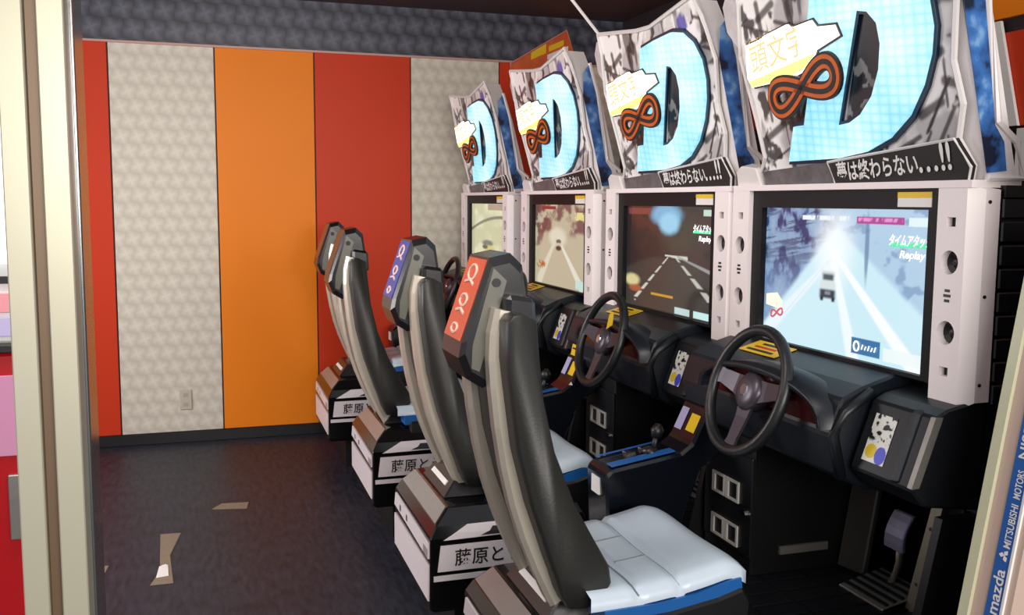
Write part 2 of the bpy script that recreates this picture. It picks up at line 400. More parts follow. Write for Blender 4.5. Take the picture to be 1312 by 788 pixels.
# gauge hood: an arched visor, dark red glossy gauge face under it
n = 15
hood_o = [(0.035+0.290*math.cos(math.pi*k/n), 0.915+0.105*math.sin(math.pi*k/n)**0.8) for k in range(n+1)]
hood_i = [(0.035+0.272*math.cos(math.pi*k/n), 0.917+0.086*math.sin(math.pi*k/n)**0.8) for k in range(n+1)]
b = P_()
xf, xb = 1.345, 1.44
b.quad_strip([[(xb, y, z) for y, z in hood_o], [(xf, y, z) for y, z in hood_o], [(xf, y, z) for y, z in hood_i], [(xb, y, z) for y, z in hood_i]])
b.build('gauge_hood', M['dash'], root, True)
b = P_(); b.bm.faces.new([b.v((1.366, y, z)) for y, z in hood_i]); b.build('gauge_face', M['red_gauge'], root)
b = P_(); b.tube([(1.37, 0.05, 0.95), (1.43, 0.05, 0.93)], 0.03, 14); b.build('steering_column', M['dash2'], root)
# ridge at the right of the dash
b = P_(); b.tube([(1.475, -0.262, 1.0), (1.40, -0.262, 0.955), (1.375, -0.262, 0.90), (1.40, -0.262, 0.80)], 0.013, 10); b.build('dash_ridge', M['dash2'], root, True)
b = P_(); b.prism([(1.60, 1.02), (1.50, 1.0), (1.47, 0.985), (1.415, 0.83), (1.45, 0.79), (1.60, 0.77)], -0.477, -0.272); b.bevel(0.005)
cardm = b.build('card_module', M['dash2'], root)
def cf(z, d=0.0): return 1.47-(0.985-z)*0.355-d
b = P_(); b.plate([(cf(z, 0.010), y, z) for y, z in ((-0.412, 0.99), (-0.412, 0.835), (-0.435, 0.835), (-0.435, 0.99))], (0.03, 0, 0)); b.bevel(0.006); b.build('module_ridge', M['dash'], root)
b = P_(); b.plate([(cf(z, 0.004), y, z) for y, z in ((-0.466, 0.985), (-0.466, 0.835), (-0.480, 0.835), (-0.480, 0.985))], (0.02, 0, 0)); b.build('silver_trim', M['steel'], root)
# printed card picture: white upper half with black marks, yellow and blue discs below
nx, ny = 50, 80
U, Vv = np.meshgrid(np.linspace(0, 1, nx), np.linspace(0, 1, ny))
C = np.ones((ny, nx, 3))*np.array(lin((226, 224, 216)))
nz = fbm(U*5, Vv*8, 3, 3); C = mixc(C, (20, 20, 24), sst(.55, .62, nz)*sst(.40, .48, Vv))
C = mixc(C, (220, 190, 50), ((U-.3)**2/.07+(Vv-.22)**2/.022 < 1)*1.0)
C = mixc(C, (70, 80, 200), ((U-.75)**2/.06+(Vv-.18)**2/.035 < 1)*1.0)
Pc = np.stack([1.47-(0.985-(0.855+0.105*Vv))*0.355-0.0015-OX, -0.302-0.072*U, 0.855+0.105*Vv], -1)
link('card_picture', grid_mesh('card_picture', Pc, C), mat_attr('card_print', 0.3), cardm)
# yellow warning sticker on the dash top
b = P_(); b.plate([(1.468, 0.315, 1.0165), (1.468, 0.135, 1.0165), (1.540, 0.135, 1.0370), (1.540, 0.315, 1.0370)], (-0.0004, 0, 0.0016)); ys = b.build('warning_sticker', M['yellow'], root)
for k in range(3):
    x0 = 1.478+k*0.02
    b = P_(); b.plate([(x0, 0.29-0.01*k, 1.0212+k*.0057), (x0, 0.165+0.012*k, 1.0212+k*.0057), (x0+0.009, 0.165+0.012*k, 1.0238+k*.0057), (x0+0.009, 0.29-0.01*k, 1.0238+k*.0057)], (-0.0003, 0, 0.0012))
    b.build('printed_line', M['ink_red'] if k == 1 else M['ink'], ys)

# --- steering wheel (tilted)
wc = Vector((1.335, 0.050, 0.952)); R = 0.162
ax = Vector((-1, 0, 0.33)).normalized(); e1 = Vector((0, 1, 0)); e2 = ax.cross(e1).normalized()
if e2.z < 0: e2 = -e2
wr_ = lambda a, r, d=0: wc + (e1*math.cos(a)+e2*math.sin(a))*r + ax*d
b = P_(); b.tube([wr_(2*math.pi*k/40, R) for k in range(40)], 0.0155, 12, True); wheel = b.build('steering_wheel', M['rubber'], root, True)
for a in (D2R(8), D2R(172), D2R(270)):
    b = P_(); w0, w1 = 0.045, 0.026
    s = e1*(-math.sin(a))+e2*math.cos(a); d = e1*math.cos(a)+e2*math.sin(a)
    rings = []
    for rr, w, dd in ((0.015, w0, -0.012), (0.07, w0*0.75, -0.012), (0.13, w1, -0.004), (R-0.006, w1*1.3, 0)):
        c = wc+d*rr+ax*dd
        rings.append([c+s*w/1.3+ax*0.004, c-s*w/1.3+ax*0.004, c-s*w/1.3-ax*0.004, c+s*w/1.3-ax*0.004])
    b.loft(rings); b.build('spoke', M['spoke'] if a < 4 else M['spoke'], wheel)
b = P_(); b.tube([wc-ax*0.04, wc-ax*0.005, wc+ax*0.004, wc+ax*0.008], [0.05, 0.052, 0.042, 0.025], 20); b.build('hub', M['spoke'], wheel, True)
b = P_(); b.tube([wc+ax*0.007, wc+ax*0.011], [0.017, 0.014], 16); b.build('horn_button', M['chrome'], wheel)

# --- shifter console between the seats (left of the wheel)
b = P_(); b.prism([(1.075, 0.46), (1.065, 0.665), (1.085, 0.682), (1.30, 0.715), (1.335, 0.74), (1.385, 0.845), (1.405, 0.855), (1.47, 0.855), (1.47, 0.73), (1.37, 0.66), (1.32, 0.54), (1.28, 0.38), (1.16, 0.38)], 0.33, 0.475); b.bevel(0.008)
cons = b.build('shifter_console', mat('console_gloss', (10, 13, 20), 0.2, spec=0.6), root)
b = P_(); b.plate([(1.09, 0.345, 0.687), (1.09, 0.385, 0.687), (1.29, 0.385, 0.718), (1.29, 0.345, 0.718)], (0, 0, 0.0015)); b.build('blue_strip', M['trim_blue'], cons)
b = P_(); b.plate([(1.09, 0.462, 0.687), (1.09, 0.472, 0.687), (1.29, 0.472, 0.718), (1.29, 0.462, 0.718)], (0, 0, 0.0015)); b.build('blue_strip', M['trim_blue'], cons)
b = P_(); b.box(1.388, 1.47, 0.335, 0.47, 0.852, 0.860); b.build('blue_cap', M['trim_blue'], cons)
b = P_(); b.box(1.40, 1.46, 0.40, 0.47, 0.860, 0.866); b.build('white_note', M['white_print'], cons)
b = P_(); b.box(1.063, 1.069, 0.375, 0.43, 0.60, 0.65); b.build('white_label', M['white_print'], cons)
def onf(y, t, d=0.002): return (1.335+0.05*t-d*0.9, y, 0.74+0.105*t+d*0.43)
b = P_(); b.plate([onf(0.345, .25), onf(0.395, .25), onf(0.395, .72), onf(0.345, .72)], (-0.001, 0, 0.0005)); b.build('yellow_label', M['yellow'], cons)
b = P_(); b.plate([onf(0.42, .2), onf(0.46, .2), onf(0.46, .8), onf(0.42, .8)], (-0.001, 0, 0.0005)); b.build('purple_label', mat('lilac_print', (170, 166, 206), 0.4), cons)
b = P_(); b.tube([(1.245, 0.40, 0.705), (1.255, 0.40, 0.76)], 0.009, 8); b.tube([(1.255, 0.40, 0.75), (1.257, 0.40, 0.772), (1.259, 0.40, 0.79)], [0.015, 0.02, 0.008], 12)
b.build('gear_lever', M['black'], cons, True)
b = P_(); b.tube([(1.235, 0.40, 0.700), (1.243, 0.40, 0.722)], [0.035, 0.014], 12); b.build('gear_boot', M['rubber'], cons, True)
for k in range(2):
    b = P_(); b.box(1.17+k*0.05, 1.20+k*0.05, 0.425, 0.452, 0.690+k*0.0095, 0.704+k*0.008); b.build('white_button', M['chrome'], cons)

# --- pedals
b = P_(); b.plate([(1.74, 0.19, 0.385), (1.76, 0.10, 0.385), (1.80, 0.10, 0.63), (1.78, 0.19, 0.63)], (0.02, 0, 0)); b.bevel(0.004); b.build('foot_plate', mat('foot_plate_grey', (62, 58, 54), 0.4, noise=0.08), root)
b = P_()
b.loft([[(1.755+0.03*t-0.012*math.sin(t*3.14), y, 0.505+0.10*t) for y in (-0.062, -0.05, 0.0, 0.012)]+[(1.768+0.03*t-0.012*math.sin(t*3.14), y, 0.505+0.10*t) for y in (0.012, -0.062)] for t in (0, .2, .4, .6, .8, 1)])
b.bevel(0.003); ped = b.build('pedal', M['purple_pad'], root)
b = P_(); b.tube([(1.78, -0.025, 0.53), (1.785, -0.02, 0.46), (1.76, -0.015, 0.40)], 0.011, 8); b.build('pedal_arm', M['brass'], ped, True)
b = P_(); b.plate([(1.66, 0.07, 0.378), (1.66, -0.11, 0.378), (1.80, -0.11, 0.41), (1.80, 0.07, 0.41)], (0, 0, 0.006)); b.bevel(0.002); pb = b.build('pedal_base', M['steel'], root)
for k in range(5):
    x = 1.675+k*0.025; z = 0.384+(x-1.66)*0.2286
    b = P_(); b.plate([(x, 0.065, z), (x, -0.105, z), (x+0.010, -0.105, z+0.0023), (x+0.010, 0.065, z+0.0023)], (0, 0, 0.004)); b.build('rib', M['dash2'], pb)
b = P_(); b.plate([(1.735, -0.105, 0.375), (1.735, -0.145, 0.375), (1.80, -0.175, 0.76), (1.80, -0.140, 0.76)], (0.012, 0, 0)); fp = b.build('footwell_post', M['brass'], root)
for z in (0.45, 0.6, 0.72):
    t_ = (z-0.375)/0.385; y = -0.125-0.032*t_; x = 1.735+0.065*t_
    b = P_(); b.tube([(x+0.001, y, z), (x-0.003, y, z)], 0.005, 8); b.build('bolt', M['chrome'], fp)

# --- the leaning sign on top
OUT = [(-0.40, 1.482), (-0.325, 1.566), (-0.335, 1.67), (-0.362, 1.85), (-0.325, 1.985), (-0.325, 2.055), (-0.01, 2.018), (0.09, 2.014), (0.40, 2.056),
       (0.432, 1.993), (0.468, 1.862), (0.436, 1.735), (0.446, 1.645), (0.42, 1.575), (0.452, 1.516), (0.44, 1.482)]
sign = P_()
zz = [1.478, 1.56, 1.85, 1.99]
body_poly = [(-0.36, 1.478), (-0.30, 1.57), (-0.34, 1.85), (-0.31, 2.04), (-0.01, 2.00), (0.09, 2.0), (0.395, 2.045), (0.47, 1.86), (0.475, 1.50), (0.475, 1.478)]
sign.loft([[hp(u, z, -0.004) for u, z in body_poly], [(hp(u, z, 0)[0]+0.078, -u, z) for u, z in body_poly]])
sign = sign.build('marquee_sign', M['frame_white'], root)
b = P_(); b.box(1.53, 1.66, -0.475, 0.475, 1.470, 1.486); b.build('sign_base', M['white_plastic'], root)
# printed front: grey ink drawing (buildings and shading, no figures)
nx, ny = 230, 150
us = np.linspace(-0.41, 0.48, nx); zs = np.linspace(1.478, 2.06, ny); U, Z = np.meshgrid(us, zs)
C = np.ones((ny, nx, 3))*np.array(lin((248, 245, 243)))
n1 = fbm(U*7+3, Z*7, 4, 11); C = mixc(C, (150, 146, 150), sst(.52, .68, n1)*0.7)
n2 = fbm(U*26+9, Z*5, 4, 21); C = mixc(C, (50, 46, 50), sst(.56, .64, n2)*sst(1.80, 1.95, Z+0.25*(U < -.02))*0.8)
n3 = fbm(U*14+2, Z*14+4, 4, 31); C = mixc(C, (24, 22, 26), sst(.57, .62, n3)*0.92)
for q in range(80):                                            # pen strokes: eaves, poles, road edges
    u0, z0 = RNG.uniform(-.4, .46), RNG.uniform(1.5, 2.05); an = RNG.choice([1.5, 1.62, 0.35, -0.3, 0.9]); Ls = RNG.uniform(.03, .14)
    dx, dz_ = math.cos(an)*Ls, math.sin(an)*Ls
    tq = np.clip(((U-u0)*dx+(Z-z0)*dz_)/Ls**2, 0, 1); dd = np.hypot(U-u0-tq*dx, Z-z0-tq*dz_)
    wq = RNG.choice([.003, .005, .009]); C = mixc(C, (26, 24, 28), sst(wq*1.6, wq*0.6, dd+0.004*(n3-.5))*0.85)
C = mixc(C, (236, 232, 228), sst(.62, .70, fbm(U*9+20, Z*9, 3, 51))*0.8)
cnt = inpoly([(.02, 1.615), (.168, 1.90), (.24, 1.885), (.262, 1.80), (.2, 1.68), (.12, 1.63)], U, Z)*1.0           # dark night scene inside the letter
C = mixc(C, (34, 32, 38), cnt*(0.75+0.25*(n1 < .55))); C = mixc(C, (210, 208, 210), cnt*sst(.006, .002, np.abs((U-.06)*0.88-(Z-1.66)*0.42)))
C = mixc(C, (70, 72, 170), sst(.03, .02, np.hypot((U-0.30)*0.9, Z-1.99)+0.02*(fbm(U*40, Z*40, 2, 61)-.5))*0.9)
C = mixc(C, (32, 28, 32), sst(.035, .0, np.abs((Z-1.545)-(U-0.0)*0.02))*sst(-.3, -.1, U)*0.3)
Pm = np.stack([1.57-HSL*(Z-1.476)-0.004-OX, -U, Z-0.001], -1)
uc = (U[:-1, :-1]+U[1:, 1:])/2; zc = (Z[:-1, :-1]+Z[1:, 1:])/2
link('sign_print', grid_mesh('sign_print', Pm, C, inpoly(OUT, uc, zc)), mat_attr('sign_print', 0.3), sign)
b = P_(); b.tube([hp(u, z, 0.006) for u, z in OUT], 0.0075, 6, True); b.build('sign_rim', M['frame_white'], sign)
# wing plate on the far edge and small crumpled foot
b = P_(); b.loft([[(hp(u, z, d)[0]+0.03+0.05*max(0, -u-0.34), -u, z) for u, z in ((-0.335, 1.84), (-0.40, 1.87), (-0.455, 1.93), (-0.455, 2.0), (-0.41, 2.04), (-0.33, 2.03))] for d in (0.0, 0.014)])
b.build('wing_panel', mat('wing_print', (206, 200, 200), 0.4, noise=0.35, nscale=22), sign)
b = P_(); b.loft([[hp(u, z, d) for u, z in ((-0.478, 1.482), (-0.470, 1.535), (-0.44, 1.548), (-0.36, 1.540), (-0.345, 1.482))] for d in (-0.02, 0.022)]); b.bevel(0.004); b.build('sign_foot', M['frame_white'], root)
# blue printed side
def sp(z, d): return (hx(z)+d, -0.4765, z)
b = P_(); b.plate([sp(1.50, 0.0), sp(1.505, 0.052), sp(1.565, 0.056), sp(1.60, 0.038), sp(1.86, 0.056), sp(1.98, 0.05), sp(1.95, 0.02), sp(1.86, 0.0)], (0, -0.002, 0)); b.build('blue_side', M['blue_side'], sign)
b = P_(); b.tube([sp(1.490, 0.0), sp(1.490, 0.092), sp(1.565, 0.092), sp(1.606, 0.048), sp(1.87, 0.066), sp(1.99, 0.058)], 0.008, 6); b.build('side_rim', M['frame_white'], sign)
# --- big letter, lit from inside
outer = [(-.190, 1.553), (-.142, 1.642), (-.095, 1.642), (.022, 1.868), (-.018, 1.870), (.020, 1.957), (.13, 1.968), (.25, 1.974), (.315, 1.962), (.368, 1.925), (.40, 1.87), (.402, 1.81), (.385, 1.755), (.350, 1.695), (.295, 1.635), (.22, 1.590), (.13, 1.563), (.03, 1.553)]
inner = [(.035, 1.632), (.168, 1.884), (.212, 1.874), (.238, 1.845), (.240, 1.80), (.222, 1.745), (.185, 1.69), (.135, 1.652), (.09, 1.636)]
def D_plate(o_, i_, d0, d1, name, m, parent):
    b = P_(); bm = b.bm; es = []
    for lp in (o_, i_):
        vs = [b.v(hp(u, z, d1)) for u, z in lp]; es += [bm.edges.new((vs[k-1], vs[k])) for k in range(len(vs))]
    bmesh.ops.triangle_fill(bm, use_beauty=True, edges=es)
    for lp in (o_, i_): b.quad_strip([[hp(u, z, d0) for u, z in lp], [hp(u, z, d1) for u, z in lp]], True)
    return b.build(name, m, parent)
def off(poly, w):
    n = len(poly); r = []
    A = sum(poly[i-1][0]*poly[i][1]-poly[i][0]*poly[i-1][1] for i in range(n)); sg = 1 if A > 0 else -1
    for i in range(n):
        p0, p1, p2 = Vector(poly[i-1]), Vector(poly[i]), Vector(poly[(i+1) % n])
        a = (p1-p0).normalized(); c = (p2-p1).normalized(); na = Vector((a.y, -a.x))*sg; nc = Vector((c.y, -c.x))*sg
        m_ = (na+nc); m_ = m_/max(m_.length_squared/2, 0.6); r.append(tuple(p1+m_*w))
    return r
def led_mat():
    """letter face: a grid of bright lamps behind pale blue plastic"""
    m = bpy.data.materials.new('lit_letter'); m.use_nodes = True; nt = m.node_tree; b = nt.nodes['Principled BSDF']
    tc = nt.nodes.new('ShaderNodeTexCoord'); mp = nt.nodes.new('ShaderNodeMapping'); mp.inputs['Rotation'].default_value = (D2R(-6), 0, 0)
    nt.links.new(tc.outputs['Object'], mp.inputs['Vector'])
    sp_ = nt.nodes.new('ShaderNodeSeparateXYZ'); nt.links.new(mp.outputs[0], sp_.inputs[0])
    def mth(op, a, bb=None):
        n = nt.nodes.new('ShaderNodeMath'); n.operation = op
        for i, v in enumerate((a, bb)):
            if v is None: continue
            if isinstance(v, (int, float)): n.inputs[i].default_value = v
            else: nt.links.new(v, n.inputs[i])
        return n.outputs[0]
    fy = mth('ABSOLUTE', mth('SINE', mth('MULTIPLY', sp_.outputs[1], 95.0))); fz = mth('ABSOLUTE', mth('SINE', mth('MULTIPLY', sp_.outputs[2], 150.0)))
    dots = mth('MULTIPLY', mth('POWER', fy, 0.5), mth('POWER', fz, 0.5))
    n = nt.nodes.new('ShaderNodeTexNoise'); n.inputs['Scale'].default_value = 5.0; nt.links.new(tc.outputs['Object'], n.inputs['Vector'])
    f = mth('ADD', mth('MULTIPLY', dots, 0.28), mth('MULTIPLY', mth('SUBTRACT', n.outputs['Fac'], 0.5), 1.5)); f = mth('ADD', f, 0.48)
    r = nt.nodes.new('ShaderNodeValToRGB'); e = r.color_ramp.elements
    e[0].position = 0.1; e[0].color = (*lin((70, 182, 232)), 1); e[1].position = 0.95; e[1].color = (*lin((226, 252, 255)), 1)
    x = e.new(0.5); x.color = (*lin((158, 226, 248)), 1)
    nt.links.new(f, r.inputs[0]); nt.links.new(r.outputs[0], b.inputs['Emission Color']); b.inputs['Emission Strength'].default_value = 1.0
    b.inputs['Base Color'].default_value = (0.1, 0.2, 0.25, 1); b.inputs['Roughness'].default_value = 0.3
    return m
let = D_plate(off(outer, 0.011), off(inner, -0.009), 0.0, 0.012, 'letter_border', M['D_dark'], root)
D_plate(outer, inner, 0.010, 0.022, 'lit_letter', led_mat(), let)
# --- glowing name plate over the letter
lg = [(-0.318, 1.792), (-0.300, 1.878), (-0.225, 1.892), (-0.205, 1.905), (-0.10, 1.930), (-0.085, 1.905), (0.0, 1.915), (0.015, 1.875), (0.085, 1.868), (0.095, 1.842), (0.0, 1.822), (-0.03, 1.785), (-0.12, 1.768), (-0.30, 1.765)]
lg = [(u+0.02, (z if z < 1.875 else 1.875+(z-1.875)*0.45)-0.004) for u, z in lg]
b = P_(); b.plate([hp(u, z, 0.026) for u, z in lg], HN*0.01); plate = b.build('name_plate', M['logo_glow'], root)
b = P_(); b.plate([hp(u, z, 0.024) for u, z in off(lg, 0.005)], HN*0.004); b.build('plate_outline', M['ink'], plate)
b = P_(); b.plate([hp(u, z, 0.035) for u, z in ((-0.275, 1.762), (-0.29, 1.778), (0.02, 1.812), (-0.03, 1.783), (-0.11, 1.768))], HN*0.003); b.build('gold_edge', mat('gold_glow', (250, 226, 120), 0.4, emit=1.1), plate)
exh = Vector((0, -1, 0.10)); eyh = Vector((0.244*-1, 0.0, 1.0))
def hd(u, z, d): return hp(u, z, d)
text_obj('name_lettering', '頭文字', hd(-0.262, 1.800, 0.040), exh, eyh, 0.070, M['logo_ink'], plate, OX, width=0.25, bold=0.008)
text_obj('name_small_lettering', 'イニシャル', hd(-0.262, 1.868, 0.040), exh, eyh, 0.013, M['logo_ink'], plate, OX, width=0.11)
# infinity sign
def inf_c(k, n=56):
    t = 2*math.pi*k/n; x = 0.140*math.cos(t); y = 0.034*math.sin(2*t)
    c, s_ = math.cos(0.17), math.sin(0.17)
    return Vector((-0.045+x*c-y*s_, 1.738+x*s_+y*c))
def inf_ribbon(w, d0, d1):
    b = P_(); n = 56; rows = []
    for k in range(n+1):
        p = inf_c(k % n); tt = (inf_c((k+1) % n)-inf_c((k-1) % n)).normalized(); nn = Vector((-tt.y, tt.x))
        a, c = p+nn*w, p-nn*w
        rows.append([hp(a.x, a.y, d0), hp(a.x, a.y, d1), hp(c.x, c.y, d1), hp(c.x, c.y, d0)])
    b.quad_strip(rows, True); return b
infp = inf_ribbon(0.0225, 0.034, 0.042).build('infinity_border', M['ink'], root)
inf_ribbon(0.0165, 0.040, 0.0445).build('infinity_band', M['inf_orange'], infp)
inf_ribbon(0.0060, 0.043, 0.0460).build('infinity_line', M['ink'], infp)
# --- slogan bar
bar = [(0.425, 1.578), (0.462, 1.518), (0.446, 1.482), (0.0, 1.482), (-0.02, 1.545)]
b = P_(); b.plate([hp(u, z, 0.010) for u, z in bar], HN*0.012); slog = b.build('slogan_bar', M['ink'], root)
b = P_(); b.tube([hp(u, z, 0.022) for u, z in bar], 0.0035, 5, True); b.build('bar_rim', M['frame_white'], slog)
b = P_(); b.plate([hp(u, z, 0.008) for u, z in ((0.0, 1.545), (0.02, 1.482), (-0.335, 1.482), (-0.33, 1.528))], HN*0.008)
b.build('bar_tail', mat('smoky_print', (96, 92, 94), 0.4, noise=0.9, nscale=26), slog)
text_obj('slogan_lettering', '夢は終わらない', hd(0.015, 1.500, 0.0245), Vector((0, -1, 0.045)), eyh, 0.046, M['white_print'], slog, OX, width=0.290, bold=0.02)
text_obj('slogan_marks', '…!!', hd(0.305, 1.512, 0.0245), Vector((0, -1, 0.045)), eyh, 0.060, M['white_print'], slog, OX, width=0.105, bold=0.02)

# --- copies
cabs = [root]
for k in (1, 2, 3):
    c = copy_tree(root); c.location = (OX, YC[k], 0); c['label'] = LABEL[k]; cabs.append(c)
# louvred slats on the open side of the first cabinet
for k in range(9):
    z = 1.005+k*0.05
    b = P_(); b.prism([(1.605, z), (1.605, z+0.044), (2.30-0.02*(k % 2), z+0.044), (2.30-0.02*(k % 2), z)], -0.486, -0.475); b.bevel(0.003)
    b.build('side_slat', M['dash2'], root)
b = P_(); b.prism([(1.605, 1.45), (1.605, 1.475), (2.35, 1.475), (2.35, 1.45)], -0.49, -0.47); b.build('side_top_rail', M['black'], root)
# --- screens
NX, NY = 230, 130
SU, SV = np.meshgrid(np.linspace(0, 1, NX), np.linspace(0, 1, NY))      # u left to right, v up
T = 1-SV
def base(c): return np.ones((NY, NX, 3))*np.array(lin(c))
def seg(u0, t0, u1, t1, w):
    d = np.array([u1-u0, t1-t0]); L = d@d
    q = np.clip(((SU-u0)*d[0]+(T-t0)*d[1])/L, 0, 1)
    return sst(1.0, 0.5, np.hypot(SU-u0-q*d[0], (T-t0-q*d[1])*0.56)/(w*(0.3+0.7*q)))
def ell(cu, ct, ru, rt): return sst(1.35, 0.65, np.hypot((SU-cu)/ru, (T-ct)/rt)+0.10*(fbm(SU*30, T*18, 2, 77)-.5))
def rectm(u0, u1, t0, t1): return ((SU > u0) & (SU < u1) & (T > t0) & (T < t1))*1.0
def scr_snow():
    c = base((206, 238, 248))
    left = sst(0.02, -0.03, (SU-0.46)+(T-0.16)*0.62)           # wooded bank on the left
    nz = fbm(SU*22, T*9, 4, 5)
    c = mixc(c, (96, 124, 176), left*(0.55+0.45*nz)); c = mixc(c, (44, 60, 110), left*sst(.50, .66, nz)*sst(.75, .2, T))
    c = mixc(c, (30, 40, 84), left*sst(.5, .62, fbm(SU*5, T*34+SU*9, 3, 8))*sst(.55, .25, T)*0.7)
    right = sst(0.0, 0.06, (SU-0.50)-(T-0.18)*0.95)
    c = mixc(c, (168, 196, 226), right*0.75); c = mixc(c, (120, 150, 190), right*sst(.55, .7, fbm(SU*14, T*14, 3, 9))*0.7)
    c = mixc(c, (104, 130, 168), ell(0.665, 0.25, 0.012, 0.22)*0.8)
    c = mixc(c, (246, 252, 255), sst(1.6, 0.2, np.hypot((SU-.47)/.11, (T-.28)/.26))*0.95)
    c = mixc(c, (250, 254, 255), seg(0.47, 0.30, 0.95, 1.0, 0.05)); c = mixc(c, (250, 254, 255), seg(0.46, 0.30, 0.62, 1.05, 0.05)*0.8)
    c = mixc(c, (150, 172, 196), seg(0.44, 0.36, 0.16, 0.78, 0.006)); c = mixc(c, (236, 248, 255), seg(0.45, 0.36, 0.05, 0.9, 0.05)*0.8)
    sq = lambda u0, u1, t0, t1, e=0.012: sst(u0-e, u0+e, SU)*sst(u1+e, u1-e, SU)*sst(t0-e, t0+e, T)*sst(t1+e, t1-e, T)
    c = mixc(c, (206, 218, 220), sq(0.402, 0.482, 0.435, 0.47)); c = mixc(c, (74, 88, 98), sq(0.408+0.02*(0.5-T), 0.478, 0.455, 0.50))      # the car seen from behind
    c = mixc(c, (214, 226, 226), sq(0.392, 0.490, 0.505, 0.555)); c = mixc(c, (52, 60, 74), sq(0.392, 0.490, 0.562, 0.625)); c = mixc(c, (130, 140, 150), sq(0.425, 0.46, 0.575, 0.60, 0.006))
    c = mixc(c, (20, 26, 38), sq(0.396, 0.416, 0.615, 0.645, 0.006)); c = mixc(c, (20, 26, 38), sq(0.468, 0.488, 0.615, 0.645, 0.006))
    c = mixc(c, (176, 70, 150), rectm(0.60, 0.86, 0.05, 0.095)); c = mixc(c, (232, 150, 210), rectm(0.61, 0.85, 0.06, 0.085)*sst(.45, .6, fbm(SU*70, T*10, 2, 14))); c = mixc(c, (240, 246, 255), rectm(0.25, 0.56, 0.05, 0.085)*sst(.35, .5, fbm(SU*60, T*8, 2, 4)))
    c = mixc(c, (225, 246, 250), rectm(0.88, 0.995, 0.05, 0.105))
    c = mixc(c, (64, 118, 168), rectm(0.60, 0.76, 0.86, 0.965)); c = mixc(c, (240, 250, 250), rectm(0.78, 0.99, 0.89, 0.97)*0.9)
    return c
def scr_night():
    c = base((38, 30, 32)); c = mixc(c, (66, 40, 40), sst(.45, .7, fbm(SU*6, T*6, 4, 15))*0.8)
    c = mixc(c, (58, 54, 50), sst(0.46, 0.52, T)*sst(0.0, 0.05, (T-0.46)*1.0-np.abs(SU-0.52)*0.42+0.08))
    c = mixc(c, (60, 62, 44), ell(0.62, 0.25, 0.2, 0.16)*0.5)
    c = mixc(c, (120, 176, 214), ell(0.48, 0.08, 0.17, 0.10)); c = mixc(c, (150, 206, 236), ell(0.52, 0.16, 0.11, 0.10))
    c = mixc(c, (200, 200, 190), seg(0.52, 0.47, 0.12, 0.92, 0.020)*sst(.3, .45, np.abs(np.sin(T*34)))); c = mixc(c, (190, 190, 180), seg(0.60, 0.47, 0.95, 0.80, 0.026)*sst(.3, .45, np.abs(np.sin(T*30))))
    c = mixc(c, (206, 206, 196), seg(0.48, 0.46, 0.72, 0.47, 0.014)); c = mixc(c, (150, 150, 150), seg(0.62, 0.46, 1.0, 0.58, 0.014))
    c = mixc(c, (120, 60, 60), rectm(0.02, 0.30, 0.02, 0.08)); c = mixc(c, (190, 220, 200), rectm(0.88, 0.99, 0.03, 0.08))
    c = mixc(c, (214, 204, 150), ell(0.08, 0.74, 0.09, 0.06)); c = mixc(c, (180, 96, 60), ell(0.12, 0.82, 0.08, 0.035)*0.8)
    c = mixc(c, (200, 150, 40), rectm(0.32, 0.58, 0.83, 0.86)); c = mixc(c, (190, 214, 214), rectm(0.60, 0.76, 0.93, 0.985)); c = mixc(c, (200, 236, 236), rectm(0.80, 0.99, 0.93, 0.99))
    return c
def scr_pale():
    c = base((196, 188, 160)); nz = fbm(SU*8, T*8, 4, 25)
    up = sst(0.42, 0.30, T)
    c = mixc(c, (120, 92, 88), up*sst(.35, .6, nz)); c = mixc(c, (110, 70, 70), sst(0.0, -0.08, (SU-0.26)+(T-0.3)*0.5)*sst(.4, .6, nz)*0.8)
    c = mixc(c, (226, 222, 200), ell(0.46, 0.40, 0.16, 0.12)); c = mixc(c, (232, 232, 214), seg(0.46, 0.4, 0.9, 0.95, 0.05)); c = mixc(c, (222, 220, 196), seg(0.44, 0.4, 0.1, 0.95, 0.07))
    c = mixc(c, (110, 100, 84), ell(0.48, 0.45, 0.05, 0.03)); c = mixc(c, (206, 200, 180), ell(0.48, 0.49, 0.06, 0.025)); c = mixc(c, (70, 62, 54), ell(0.48, 0.53, 0.055, 0.03))
    c = mixc(c, (150, 50, 50), rectm(0.15, 0.42, 0.02, 0.06)); c = mixc(c, (236, 226, 150), rectm(0.78, 0.99, 0.09, 0.18)*sst(.3, .5, fbm(SU*40, T*20, 2, 28)))
    c = mixc(c, (180, 110, 50), ell(0.13, 0.76, 0.09, 0.05)*sst(.35, .5, fbm(SU*40, T*30, 2, 29))); c = mixc(c, (200, 232, 224), rectm(0.80, 0.98, 0.88, 0.98))
    return c
def scr_cream():
    c = base((204, 202, 160)); c = mixc(c, (226, 224, 190), sst(.4, .7, fbm(SU*4, T*4, 3, 35)))
    c = mixc(c, (120, 120, 100), sst(0.035, 0.01, np.abs(T-0.20-0.25*(SU-0.9)**2))); c = mixc(c, (150, 110, 90), rectm(0.5, 0.98, 0.0, 0.10)*0.7)
    c = mixc(c, (120, 120, 110), ell(0.5, 0.60, 0.16, 0.05)); c = mixc(c, (214, 200, 120), ell(0.55, 0.68, 0.18, 0.05)); c = mixc(c, (90, 84, 70), ell(0.42, 0.66, 0.08, 0.03))
    return c
scr_m = mat_attr('game_screen', 0.15, emit=1.0)
scr_m2 = mat_attr('game_screen_dim', 0.15, emit=0.9)
def put_screen(k, col, m):
    Pg = np.stack([np.full_like(SU, 1.562-OX), sl+(sr-sl)*SU, sz0+(sz1-sz0)*SV], -1)
    return link('screen', grid_mesh('screen', Pg, col), m, cabs[k])
